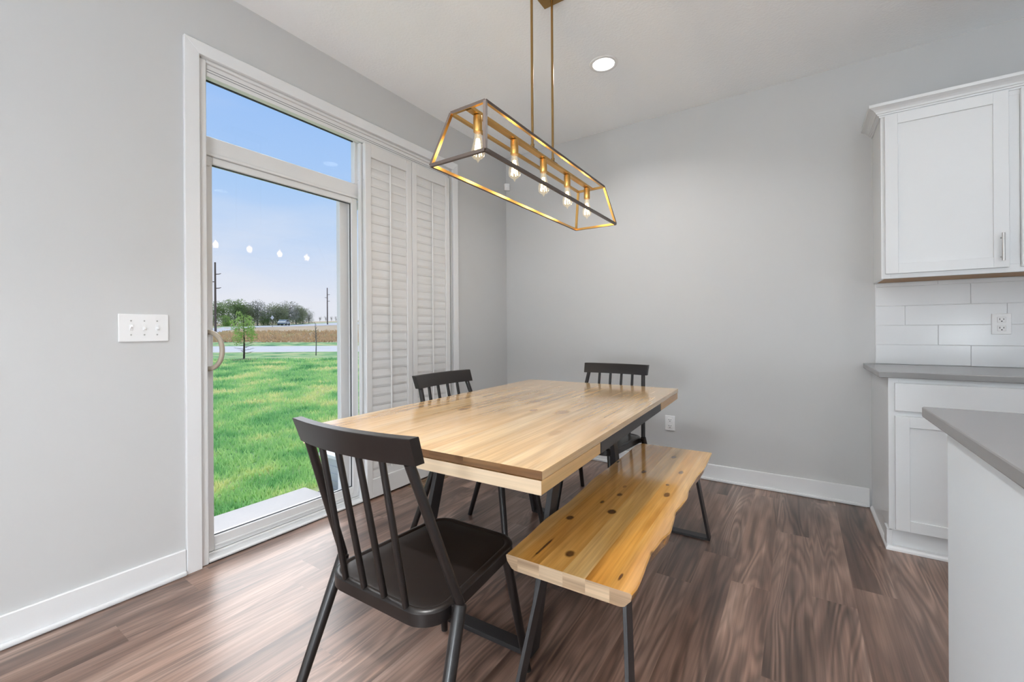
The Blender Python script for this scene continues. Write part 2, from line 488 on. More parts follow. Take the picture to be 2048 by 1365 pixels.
# planks: 0.15 wide rows along Y, butt joints staggered
PW, PL = .15, 1.22
bmp = NB(); box(bmp, (-PW / 2, -PL / 2, -.008), (PW / 2, PL / 2, 0))
plank_me = None
rows = int(RX / PW) + 2
JOINT = {14: -1.16, 15: -1.379, 16: -.705, 17: -1.32, 13: -1.50, 1: -2.74, 2: -3.02, 3: -2.35}
rnd = random.Random(21)
for i in range(rows):
    xc = .047 - PW / 2 + i * PW
    x0, x1 = max(xc - PW / 2, 0.0), min(xc + PW / 2, RX)
    if x1 - x0 < .01: continue
    j = JOINT.get(i, -rnd.random() * PL)
    while j < 0: j += PL
    j -= PL
    ys = []
    y = j
    while y > RY: ys.append(y); y -= PL
    edges = [0.0] + ys + [RY]
    for a, b_ in zip(edges, edges[1:]):
        if a - b_ < .02: continue
        full = abs(a - b_ - PL) < 1e-4 and abs(x1 - x0 - PW) < 1e-4
        tone = rnd.uniform(.82, 1.18); w_ = rnd.uniform(-.03, .03)
        colr = (tone * (1 + w_), tone, tone * (1 - w_), 1)
        if full and plank_me is not None:
            o = obj('plank', plank_me, None, floor, (xc, (a + b_) / 2, 0), color=colr)
        else:
            bb = NB(); cx, cy = (x0 + x1) / 2, (a + b_) / 2
            box(bb, (x0 - cx, b_ - cy, -.008), (x1 - cx, a - cy, 0))
            o = obj('plank', bb, M['floor'], floor, (cx, cy, 0), color=colr)
            if full: plank_me = o.data
bmp.free()

# baseboards with a shoe moulding
HB = .1195
def baseboard(name, lo, hi, shoe_lo, shoe_hi):
    o = struct(obj(name, B(lo, hi, .003), M['trim']))
    obj('shoe_molding', B(shoe_lo, shoe_hi, .007, 2), M['trim'], o)
    return o
CASL, CASR, CASZ = -2.7201, -.7555, 2.5434
baseboard('baseboard_left', (0, RY, 0), (.015, CASL - .001, HB), (.015, RY, 0), (.03, CASL - .001, .022))
baseboard('baseboard_left_corner', (0, CASR + .001, 0), (.015, -.0155, HB), (.015, CASR + .001, 0), (.03, -.031, .022))
baseboard('baseboard_back', (0, -.015, 0), (2.776, 0, HB), (.016, -.03, 0), (2.764, -.015, .022))

# door casing (mitred)
tr = struct_root('trim_1')
cw = .0625
def casing(name, pts):
    bm = NB()
    lo = [bm.verts.new((0, y, z)) for y, z in pts]
    hi = [bm.verts.new((.02, y, z)) for y, z in pts]
    n = len(pts); bm.faces.new(lo); bm.faces.new(hi[::-1])
    for i in range(n): bm.faces.new((lo[i], lo[(i + 1) % n], hi[(i + 1) % n], hi[i]))
    bmesh.ops.bevel(bm, geom=list(bm.edges), offset=.002, segments=1, affect='EDGES')
    return obj(name, bm, M['trim'], tr)
casing('side_casing', [(CASL, 0), (CASL + cw, 0), (CASL + cw, CASZ - cw), (CASL, CASZ)])
casing('side_casing', [(CASR, 0), (CASR - cw, 0), (CASR - cw, CASZ - cw), (CASR, CASZ)])
casing('head_casing', [(CASL, CASZ), (CASL + cw, CASZ - cw), (CASR - cw, CASZ - cw), (CASR, CASZ)])

# patio door: frame, transom, sliding sash, fixed sash
door = struct_root('door_1')
V = M['vinyl']
def dpart(name, lo, hi, m=None, bev=.003, parent=None): return obj(name, B(lo, hi, bev), m or V, parent or door)
dpart('jamb', (-WT, OY0, 0), (0, -2.622, OZ)); dpart('jamb', (-WT, -.872, 0), (-.055, OY1, OZ))
dpart('head_jamb', (-.100, -2.622, 2.418), (-.058, -.872, OZ))
dpart('head_liner', (-.058, -2.622, 2.462), (0, -.84, OZ), bev=.001)
dpart('sill', (-WT - .03, -2.622, 0), (-.055, -.872, .028)); dpart('sill_nosing', (-.055, -2.622, 0), (-.002, -1.70, .018), bev=.006)
dpart('transom_bar', (-.11, -2.622, 2.030), (-.06, -.872, 2.128))
dpart('transom_bead', (-.06, -2.622, 2.030), (-.052, -1.70, 2.046), bev=.002)
dpart('mullion', (-.10, -1.725, 2.128), (-.06, -1.690, 2.418))
for y0, y1 in ((-2.622, -1.725), (-1.690, -.872)):
    dpart('pane', (-.088, y0, 2.128), (-.082, y1, 2.418), M['glass'], 0)
    dpart('gasket', (-.084, y0, 2.411), (-.076, y1, 2.418), M['gasket'], 0)
# sliding sash (inside track)
SX0, SX1 = -.105, -.062
dpart('sash_stile', (SX0, -2.622, .03), (SX1, -2.574, 2.029)); dpart('sash_stile', (SX0, -1.749, .03), (SX1, -1.703, 2.029))
dpart('sash_rail', (SX0, -2.574, 1.992), (SX1, -1.749, 2.029)); dpart('sash_rail', (SX0, -2.574, .03), (SX1, -1.749, .102))
dpart('rail_bead', (SX1, -2.574, .050), (SX1 + .006, -1.749, .060), bev=.002)
dpart('pane', (-.088, -2.574, .102), (-.082, -1.749, 1.992), M['glass'], 0)
dpart('gasket', (-.081, -2.574, 1.987), (-.074, -1.749, 1.992), M['gasket'], 0)
dpart('gasket', (-.081, -1.753, .102), (-.074, -1.749, 1.992), M['gasket'], 0)
dpart('gasket', (-.081, -2.574, .102), (-.074, -1.749, .106), M['gasket'], 0)
dpart('latch_block', (SX1, -2.621, 1.975), (SX1 + .012, -2.585, 2.024), bev=.003)
# fixed sash (outside track)
FX0, FX1 = -.15, -.112
dpart('sash_stile', (FX0, -1.805, .03), (FX1, -1.690, 2.029)); dpart('sash_stile', (FX0, -.925, .03), (FX1, -.873, 2.029))
dpart('sash_rail', (FX0, -1.690, 1.985), (FX1, -.925, 2.029)); dpart('sash_rail', (FX0, -1.690, .03), (FX1, -.925, .105))
dpart('pane', (-.134, -1.690, .105), (-.128, -.925, 1.985), M['glass'], 0)
# D handle
hp = dpart('handle', (SX1, -2.619, .945), (SX1 + .012, -2.59, 1.155), M['plastic'], .005)
bm = NB(); pts = []
for k in range(15):
    a = -math.pi / 2 + math.pi * k / 14
    c_ = max(math.cos(a), 0) ** .8
    pts.append((SX1 + .006 + .060 * c_, -2.606 + .046 * c_, 1.047 + .093 * math.sin(a)))
tube(bm, pts, [.013] + [.0115] * 13 + [.013], 12)
obj('grip', bm, mat('champagne_grip', (.42, .36, .28), .35), hp, smooth=True)

# shutter track along the head
tk = thing('shutter_track', 'slim white metal track under the door head carrying the folding shutters', 'track')
obj('channel', B((-.05, -2.618, 2.404), (-.012, -.845, 2.462), .002), M['vinyl'], tk)
for zz in (2.424, 2.436):
    obj('groove', B((-.0125, -2.615, zz), (-.0115, -.848, zz + .004)), mat('groove_shadow', (.30, .30, .31), .6), tk)

# plantation shutters
SHZ0, SHZ1 = .012, 2.398
def shutter_mesh(w):
    """parts of one panel, local: y 0..w, x 0..0.03, z SHZ0..SHZ1"""
    return w
LOUV = None
def make_shutter(y0, y1, x0, label):
    global LOUV
    w = y1 - y0
    t = thing('plantation_shutter', label, 'shutter', (x0, y0, 0), group='folding white plantation shutters')
    S = M['shutter']; sw = .048
    obj('stile', B((0, 0, SHZ0), (.03, sw, SHZ1), .003), S, t)
    obj('stile', B((0, w - sw, SHZ0), (.03, w, SHZ1), .003), S, t)
    obj('top_rail', B((.001, sw, SHZ1 - .085), (.029, w - sw, SHZ1), .002), S, t)
    obj('bottom_rail', B((.001, sw, SHZ0), (.029, w - sw, SHZ0 + .125), .002), S, t)
    z0, z1 = SHZ0 + .125, SHZ1 - .085
    n = 35; pitch = (z1 - z0) / n
    if LOUV is None:
        bm = NB(); ww = .317
        prof = [(.0, -.037), (.0045, -.022), (.0055, 0), (.0045, .022), (0, .037), (-.0045, .022), (-.0055, 0), (-.0045, -.022)]
        tilt = R(6)
        ringA, ringB = [], []
        for px_, pz in prof:
            x = px_ * math.cos(tilt) - pz * math.sin(tilt); z = px_ * math.sin(tilt) + pz * math.cos(tilt)
            ringA.append(bm.verts.new((x, 0, z))); ringB.append(bm.verts.new((x, 1, z)))
        k = len(prof)
        for i in range(k): bm.faces.new((ringA[i], ringA[(i + 1) % k], ringB[(i + 1) % k], ringB[i]))
        bm.faces.new(ringA[::-1]); bm.faces.new(ringB)
        LOUV = bpy.data.meshes.new('louver'); bmesh.ops.recalc_face_normals(bm, faces=bm.faces); bm.to_mesh(LOUV); bm.free()
        LOUV.materials.append(S)
    for i in range(n):
        o = obj('louver', LOUV, None, t, (.014, sw + .001, z0 + (i + .5) * pitch)); o.scale = (1, w - 2 * sw - .002, 1)
    obj('tilt_rod', B((.032, w / 2 - .007, z0 + .05), (.042, w / 2 + .004, z1 - .012), .003), S, t)
    for zz in (.35, 1.18, 2.15):
        bm = NB(); tube(bm, [(.008, -.0008, zz), (.008, .002, zz)], .0032, 8); obj('screw_hole', bm, M['nickel'], t)
    return t
make_shutter(-1.700, -1.284, -.010, 'front white louvered shutter panel whose left stile stands beside the glass door')
make_shutter(-1.280, -.862, -.010, 'front white louvered shutter panel beside the wall corner, behind the far chair back')
make_shutter(-1.712, -1.296, -.048, 'rear white louvered shutter panel folded behind the panel next to the glass')
make_shutter(-1.292, -.876, -.048, 'rear white louvered shutter panel folded behind the panel next to the wall corner')

# ------------------------------------------------------------------ recessed lamps and added unseen fill lights
def recessed(x, y, label, w=None, spread=140):
    t = thing('recessed_light', label, 'ceiling light', (x, y, H), group='recessed ceiling lights')
    bm = NB(); lathe(bm, [(.068, -.001), (.070, -.006), (.088, -.004), (.090, 0)], 32, cap0=False, cap1=False)
    obj('trim_ring', bm, M['plastic'], t, smooth=True)
    bm = NB(); lathe(bm, [(.0685, -.0015), (.0685, -.003), (.04, -.0045)], 32); obj('lens', bm, M['lens'], t)
    ld = bpy.data.lights.new('recessed_lamp', 'AREA'); ld.shape = 'DISK'; ld.size = .13; ld.energy = w or CAN_W; ld.color = (1.0, .99, .98)
    ld.spread = R(spread)
    lo = bpy.data.objects.new('lamp_light', ld); COL.objects.link(lo); lo.parent = t; lo.location = (0, 0, -.012)
    return t
recessed(1.375, -.91, 'lit round recessed ceiling light above the far end of the table', 9)
recessed(1.375, -2.76, 'added unseen recessed fill light above the near end of the table', 10, 92)  # added out of view to brighten table, bench and near floor
recessed(3.22, -1.15, 'lit round recessed ceiling light above the kitchen counter beside the upper cabinet', 2.5)
recessed(3.9, -3.2, 'added unseen recessed fill light above the kitchen island', 14)  # unseen can added for room light, lifts the right floor
recessed(1.375, -4.7, 'added unseen recessed fill light behind the viewer near the door wall')  # out of view, added for general room light
recessed(3.9, -5.6, 'added unseen recessed fill light at the rear of the kitchen')  # another unseen can, added to help light the room

def add_fill(x, y, z, label, w):  # glowing sphere on a stand, added out of view to lift ceiling and walls
    t = thing('unseen_fill_light', label, 'fill light', (x, y, 0), group='added unseen fill light spheres')
    bm = NB(); lathe(bm, [(.16, 0), (.16, .012), (.02, .022), (.012, .03), (.012, z - .27)], 24); obj('stand', bm, M['nickel'], t, smooth='auto')
    bm = NB(); bmesh.ops.create_icosphere(bm, subdivisions=2, radius=.285); bmesh.ops.translate(bm, verts=bm.verts, vec=(0, 0, z))
    obj('fill_sphere', bm, mat('fill_emitter', (.9, .9, .9), .6, emit=(.86, .94, 1.0), estr=w), t, smooth=True)
    return t
add_fill(2.3, -5.0, .68, 'added unseen fill light sphere behind the viewer in the living area', .92 * FILL_E)
add_fill(4.6, -6.2, .95, 'added unseen fill light sphere behind the kitchen island', .6 * FILL_E)
add_fill(5.8, -3.2, .95, 'added unseen fill light sphere beside the right wall of the kitchen', .12 * FILL_E)
add_fill(.7, -6.8, .85, 'added unseen fill light sphere in the rear corner near the door wall', .45 * FILL_E)

# ------------------------------------------------------------------ kitchen run on the back wall
def shaker(t, x0, x1, y, z0, z1, fw=.055, hx=None, hz0=0, hz1=0, name='door'):
    """door or drawer front standing proud of y, facing -Y"""
    bm = NB()
    d = .02
    box(bm, (x0, y - d, z0), (x0 + fw, y, z1), .0012); box(bm, (x1 - fw, y - d, z0), (x1, y, z1), .0012)
    box(bm, (x0 + fw, y - d + .0002, z0), (x1 - fw, y, z0 + fw), .001); box(bm, (x0 + fw, y - d + .0002, z1 - fw), (x1 - fw, y, z1), .001)
    o = obj(name, bm, M['cab'], t)
    obj('panel', B((x0 + fw - .002, y - d + .009, z0 + fw - .002), (x1 - fw + .002, y - .004, z1 - fw + .002)), M['cab'], o)
    if hx is not None: pull(o, hx, y - d, hz0, hz1)
    return o
def pull(parent, x, y, z0, z1, horiz=None):
    bm = NB()
    if horiz is None:
        tube(bm, [(x, y - .030, z0), (x, y - .030, z1)], .006, 12)
        for zz in (z0 + .022, z1 - .022): tube(bm, [(x, y, zz), (x, y - .030, zz)], .0035, 8)
    else:
        x0, x1, zz = horiz
        tube(bm, [(x0, y - .030, zz), (x1, y - .030, zz)], .006, 12)
        for xx in (x0 + .022, x1 - .022): tube(bm, [(xx, y, zz), (xx, y - .030, zz)], .0035, 8)
    h = obj('handle', bm, M['nickel'], parent, smooth='auto'); h['label'] = 'brushed nickel bar handle'
    return h
UX0, UX1, UZ0, UZ1 = 2.800, 3.86, 1.4189, 2.352
uc = thing('upper_cabinet', 'white shaker wall cabinet with crown molding above the tiled backsplash', 'cabinet', (0, 0, 0))
bm = NB()
box(bm, (UX0, -.30, UZ0), (UX0 + .016, 0, UZ1), .001); box(bm, (UX1 - .016, -.30, UZ0), (UX1, 0, UZ1), .001)
box(bm, (UX0 + .016, -.30, UZ1 - .02), (UX1 - .016, 0, UZ1)); box(bm, (UX0 + .016, -.008, UZ0 + .02), (UX1 - .016, 0, UZ1 - .02))
obj('carcass', bm, M['cab'], uc)
obj('bottom_panel', B((UX0 + .016, -.30, UZ0 + .001), (UX1 - .016, -.008, UZ0 + .018)), M['underwood'], uc)['label'] = 'brown wood underside of the cabinet'
bm = NB()
box(bm, (UX0, -.32, UZ0), (UX0 + .04, -.30, UZ1), .001); box(bm, (UX1 - .04, -.32, UZ0), (UX1, -.30, UZ1), .001); box(bm, (3.292, -.32, UZ0 + .04), (3.334, -.30, UZ1 - .04), .001)
box(bm, (UX0 + .04, -.32, UZ0), (UX1 - .04, -.30, UZ0 + .04), .001); box(bm, (UX0 + .04, -.32, UZ1 - .04), (UX1 - .04, -.30, UZ1), .001)
obj('face_frame', bm, M['cab'], uc)
shaker(uc, 2.8165, 3.292, -.32, 1.444, 2.338, hx=3.263, hz0=1.475, hz1=1.615)
shaker(uc, 3.334, 3.81, -.32, 1.444, 2.338, hx=3.363, hz0=1.475, hz1=1.615)
prof = [(0, 2.338), (.006, 2.338), (.0075, 2.346), (.014, 2.348), (.0155, 2.355), (.021, 2.357), (.025, 2.366), (.035, 2.376), (.049, 2.384), (.056, 2.386), (.056, 2.4025), (.0, 2.4025)]
bm = NB(); sweep(bm, [(UX0, -.0005), (UX0, -.32), (UX1, -.32)], prof, [(-1, 0), (-1, -1), (0, -1)])
obj('crown_molding', bm, M['cab'], uc)

BX0, BX1 = 2.787, 3.96
bc = thing('base_cabinet', 'white shaker base cabinet against the back wall under the grey countertop', 'cabinet')
bm = NB()
box(bm, (BX0, -.60, .10), (BX0 + .014, 0, .8835), .001); box(bm, (BX0, -.545, 0), (BX0 + .014, 0, .10))
box(bm, (BX1 - .014, -.60, 0), (BX1, 0, .8835)); box(bm, (BX0 + .014, -.60, .10), (BX1 - .014, 0, .115)); box(bm, (BX0 + .014, -.01, .115), (BX1 - .014, 0, .8835))
obj('carcass', bm, M['cab'], bc)
bm = NB()
for x0, x1 in ((BX0, BX0 + .04), (BX1 - .04, BX1), (3.355, 3.39)): box(bm, (x0, -.62, .10), (x1, -.60, .8835), .001)
for z0, z1 in ((.10, .13), (.69, .72), (.855, .8835)): box(bm, (BX0 + .04, -.6195, z0), (BX1 - .04, -.60, z1))
obj('face_frame', bm, M['cab'], bc)
obj('toe_kick', B((BX0 + .014, -.604, 0), (BX1 - .014, -.594, .10)), M['cab'], bc)
obj('toe_block', B((BX0 - .009, -.62, .018), (BX0 + .014, -.545, .105), .001), M['cab'], bc)
bm = NB(); sweep(bm, [(BX0 - .0005, -.032), (BX0 - .0005, -.6215), (3.95, -.6215)], [(-.018, 0), (.013, 0), (.012, .010), (.005, .019), (-.018, .021)], [(-1, 0), (-1, -1), (0, -1)])
obj('shoe_molding', bm, M['trim'], bc)
dr = obj('drawer', B((2.8115, -.64, .718), (3.935, -.62, .859), .0015), M['cab'], bc)
pull(dr, 0, -.64, 0, 0, (3.295, 3.435, .788))
shaker(bc, 2.8115, 3.368, -.62, .111, .691, hx=3.335, hz0=.53, hz1=.67)
shaker(bc, 3.376, 3.935, -.62, .111, .691, hx=3.408, hz0=.53, hz1=.67)
tag(obj('countertop', B((2.7475, -.648, .884), (4.0, -.0005, .914), .003, 2), M['quartz']), 'grey quartz countertop along the back wall on the base cabinet', 'countertop')

# tiled backsplash: 0.12 high rows, 0.424 long tiles, third bond
bs = thing('tile_backsplash', 'white glossy subway tile backsplash between countertop and wall cabinet', 'backsplash')
obj('grout_bed', B((2.8075, -.006, .9145), (4.0, -.0005, 1.4185)), M['grout'], bs)
starts = [3.230, 3.094, 2.948, 3.230, 3.094]
for r_ in range(5):
    z0 = .9155 + .12 * r_; z1 = min(z0 + .118, 1.4175)
    js = sorted({round(starts[r_] + k * .424, 4) for k in range(-3, 4)})
    xs = [2.8085] + [j for j in js if 2.83 < j < 3.97] + [4.0]
    for a, b_ in zip(xs, xs[1:]):
        obj('tile', B((a + .0008, -.0095, z0), (b_ - .0008, -.005, z1), .0018, 2), M['tile'], bs)

# island
isl = thing('kitchen_island', 'pale painted kitchen island base in the near right corner', 'island')
obj('body', B((2.722, -4.30, .0), (3.80, -2.005, .8835), .002), M['island'], isl)
tag(obj('island_countertop', B((2.697, -4.34, .884), (3.86, -1.872, .914), .004, 2), M['quartz']), 'grey quartz slab with a square corner on top of the kitchen island', 'countertop')

# ------------------------------------------------------------------ outlets, switches, sensor, floor register
def outlet(label, loc, rz):
    t = thing('wall_outlet', label, 'outlet', loc, rz, group='duplex wall outlets')
    obj('plate', B((-.0385, -.006, -.059), (.0385, 0, .059), .003, 2), M['plastic'], t)
    for s in (-1, 1):
        rc = obj('receptacle', B((-.017, -.0085, s * .024 - .0155), (.017, -.005, s * .024 + .0155), .003), M['plastic'], t)
        for dx, hh in ((-.0075, .005), (.0075, .004)):
            obj('slot', B((dx - .0014, -.0092, s * .024 + .003 - hh), (dx + .0014, -.0082, s * .024 + .003 + hh)), M['slot'], rc)
        bm = NB(); tube(bm, [(0, -.0092, s * .024 - .0085), (0, -.0082, s * .024 - .0085)], .0032, 8); obj('ground_hole', bm, M['slot'], rc)
    bm = NB(); tube(bm, [(0, -.0072, 0), (0, -.0055, 0)], .003, 10); obj('screw', bm, M['plastic'], t)
    return t
outlet('white duplex outlet low on the grey wall beside the table', (1.557, 0, .395), 0)
outlet('white duplex outlet set in the tile backsplash above the counter', (3.349, -.0095, 1.157), 0)
sw = thing('switch_plate', 'white triple toggle light switch plate on the wall beside the patio door', 'light switch', (0, -2.8715, 1.160), R(90))
obj('plate', B((-.0885, -.007, -.0605), (.0885, 0, .0605), .003, 2), M['plastic'], sw)
for dx, up in ((-.046, 1), (0, -1), (.046, -1)):
    fr = obj('toggle_frame', B((dx - .006, -.0085, -.013), (dx + .006, -.006, .013), .001), M['plastic'], sw)
    bm = NB(); bar(bm, (dx, -.007, 0), (dx, -.019, up * .008), .0075, .009, (1, 0, 0), bev=.001); obj('toggle', bm, M['plastic'], fr)
    for zz in (-.0305, .0305):
        bm = NB(); tube(bm, [(dx, -.0082, zz), (dx, -.0065, zz)], .003, 10); obj('screw', bm, M['nickel'], sw)
ms = thing('motion_sensor', 'small white square motion sensor mounted across the wall corner', 'sensor', (0, 0, 2.545), R(45))
bm = NB(); prism(bm, [(-.028, -.028), (.028, -.028), (.028, -.05), (.022, -.058), (-.022, -.058), (-.028, -.05)], -.032, .032)
obj('housing', bm, M['plastic'], ms)
bm = NB(); tube(bm, [(0, -.0575, .004), (0, -.060, .004)], [.013, .010], 16); obj('lens', bm, M['plastic'], ms)
bm = NB(); bar(bm, (0, 0, 0), (0, -.03, 0), .03, .03); obj('bracket', bm, M['plastic'], ms)
rg = thing('floor_register', 'small brown metal floor vent below the shutters', 'vent', (.085, -1.19, 0))
bm = NB()
for lo, hi in (((-.055, -.16, 0), (-.04, .16, .005)), ((.04, -.16, 0), (.055, .16, .005)), ((-.04, -.16, 0), (.04, -.145, .005)), ((-.04, .145, 0), (.04, .16, .005))): box(bm, lo, hi, .0015)
obj('frame', bm, M['register'], rg)
for k in range(12):
    yy = -.133 + k * .0242
    obj('slat', B((-.04, yy - .004, .0005), (.04, yy + .004, .004), .001), M['register'], rg)

# ------------------------------------------------------------------ dining table
TABLE_C, TABLE_R = (1.323, -1.730, 0), R(2.0)
tb = thing('dining_table', 'light pine dining table with black steel legs', 'table', TABLE_C, TABLE_R)
TW, TL, TZ = 1.016, 1.78, .78
rnd = random.Random(5)
n = 8; pw = TW / n
for i in range(n):
    x0 = -TW / 2 + i * pw
    k = rnd.uniform(.97, 1.03); w_ = rnd.uniform(-.02, .02)
    bm = B((x0, -TL / 2, TZ - .022), (x0 + pw, TL / 2, TZ))
    for f in bm.faces:
        f.normal_update()
        if f.normal.y < -.9: f.material_index = 1
    obj('plank', bm, [M['table'], M['endgrain']], tb, color=(k * (1 + w_), k, k * (1 - w_), 1))
LZ1, LZ0 = .7545, .7175
for s in (-1, 1):
    y0, y1 = sorted((s * TL / 2 - s * .001, s * (TL / 2 - .435)))
    o = obj('extension_leaf', B((-TW / 2 + .003, y0, LZ0), (TW / 2 - .003, y1, LZ1), .001), M['leafwood'], tb, color=(1.05, 1.05, 1.05, 1))
    bm = NB()
    fy = s * (TL / 2 - .0012)
    box(bm, (-TW / 2 + .003, min(fy, fy + s * .0014), LZ0), (TW / 2 - .003, max(fy, fy + s * .0014), LZ1))
    obj('leaf_edge_band', bm, wood('pale_edge_band', [(.3, (.60, .44, .28)), (.6, (.72, .57, .40)), (.8, (.80, .68, .52))], .12, .35, along='X', tint=False), o)
for s in (-1, 1):
    obj('apron', B((min(s * .478, s * .505), -.447, LZ0 - .001), (max(s * .478, s * .505), .447, .7575), .001), M['blacksteel'], tb)
    obj('cross_rail', B((-.478, s * .307 - .03, .705), (.478, s * .307 + .03, .7165), .001), M['blacksteel'], tb)
    obj('spacer', B((-.47, s * .66 - .1, LZ1), (.47, s * .66 + .1, TZ - .022)), M['slot'], tb)
for sx in (-1, 1):
    for sy in (-1, 1):
        bm = NB(); bar(bm, (sx * .279, sy * .533, .004), (sx * .284, sy * .307, .7045), .06, .022, (0, 1, 0), caps=[(0, 0, 1), (0, 0, 1)], bev=.0015)
        obj('leg', bm, M['blacksteel'], tb)
for sy in (-1, 1):
    obj('foot_bar', B((-.268, sy * .533 - .027, .0), (.268, sy * .533 + .027, .018), .001), M['blacksteel'], tb)

# ------------------------------------------------------------------ bench (live edge)
BC, BRZ = (1.838, -1.73, 0), R(1.5)
bn = thing('bench', 'live edge pine bench with black steel legs beside the dining table', 'bench', BC, BRZ)
L_pts = [(1.662, -2.469), (1.656, -2.358), (1.643, -2.202), (1.646, -2.017), (1.634, -1.837), (1.622, -1.72), (1.622, -1.512), (1.618, -1.369), (1.616, -1.227), (1.607, -1.03), (1.628, -.975)]
R_pts = [(2.046, -2.474), (2.05, -2.427), (2.045, -2.369), (2.036, -2.295), (2.031, -2.237), (2.035, -2.124), (2.046, -2.056), (2.035, -1.963), (2.022, -1.876), (2.027, -1.813), (2.030, -1.713), (2.016, -1.612), (2.014, -1.449), (2.020, -1.257), (2.014, -1.10), (2.008, -.98)]
def tolocal(p):
    x, y = p[0] - BC[0], p[1] - BC[1]
    c, s = math.cos(-BRZ), math.sin(-BRZ)
    return (x * c - y * s, x * s + y * c)
Lp = [tolocal(p) for p in L_pts]; Rp = [tolocal(p) for p in R_pts]
def edge_x(P_, y):
    if y <= P_[0][1]: return P_[0][0]
    for a, b_ in zip(P_, P_[1:]):
        if a[1] <= y <= b_[1]:
            t = (y - a[1]) / (b_[1] - a[1]); t2 = t * t * (3 - 2 * t) * .5 + t * .5
            return a[0] + (b_[0] - a[0]) * t2
    return P_[-1][0]
YA, YB = -.741, .752
NS = 48
ysamp = [YA + (YB - YA) * k / NS for k in range(NS + 1)]
cuts = [-.150, -.078, -.012, .066, .135]
wavy = lambda i, y: cuts[i] + .006 * math.sin(3.1 * y + i * 1.7) + (0.012 * math.sin(2.2 * y + 1) if i in (3,) else 0)
BZ, BT = .46, .043
bcol = [(1.05, 1.14, 1.38, 1), (.95, .86, .68, 1), (.98, .90, .74, 1), (1.12, 1.24, 1.52, 1), (1.0, .92, .76, 1), (1.05, 1.03, .98, 1)]
for i in range(6):
    bm = NB(); rings = []
    for y in ysamp:
        xl = edge_x(Lp, y) if i == 0 else wavy(i - 1, y)
        xr = edge_x(Rp, y) if i == 5 else wavy(i, y)
        under = .014 + .006 * math.sin(9 * y + 2)
        if i == 0: sec = [(xr, BZ), (xl + .004, BZ), (xl, BZ - .004), (xl + .004, BZ - .02), (xl + under, BZ - BT + .004), (xl + under + .012, BZ - BT), (xr, BZ - BT)]
        elif i == 5: sec = [(xr - .004, BZ), (xl, BZ), (xl, BZ - BT), (xr - under - .012, BZ - BT), (xr - under, BZ - BT + .004), (xr - .003, BZ - .02), (xr, BZ - .004)]
        else: sec = [(xr, BZ), (xl, BZ), (xl, BZ - BT), (xr, BZ - BT)]
        rings.append([bm.verts.new((x, y, z)) for x, z in sec])
    k = len(rings[0])
    for a, b_ in zip(rings, rings[1:]):
        for q in range(k): bm.faces.new((a[q], a[(q + 1) % k], b_[(q + 1) % k], b_[q]))
    bm.faces.new(rings[0][::-1]).material_index = 1; bm.faces.new(rings[-1]).material_index = 1
    obj('plank', bm, [M['bench'], M['benchend']], bn, smooth='auto', color=bcol[i])
for sx in (-1, 1):
    for sy in (-1, 1):
        bm = NB(); bar(bm, (sx * .179, sy * .711, .002), (sx * .129, sy * .592, .411), .05, .012, (0, 1, 0), caps=[(0, 0, 1), (0, 0, 1)], bev=.001)
        obj('leg', bm, M['blacksteel'], bn)
for sy in (-1, 1):
    obj('foot_bar', B((-.1845, sy * .711 - .025, 0), (.1845, sy * .711 + .025, .012), .001), M['blacksteel'], bn)
    obj('mount_plate', B((-.15, sy * .592 - .03, .411), (.15, sy * .592 + .03, .417), .001), M['blacksteel'], bn)

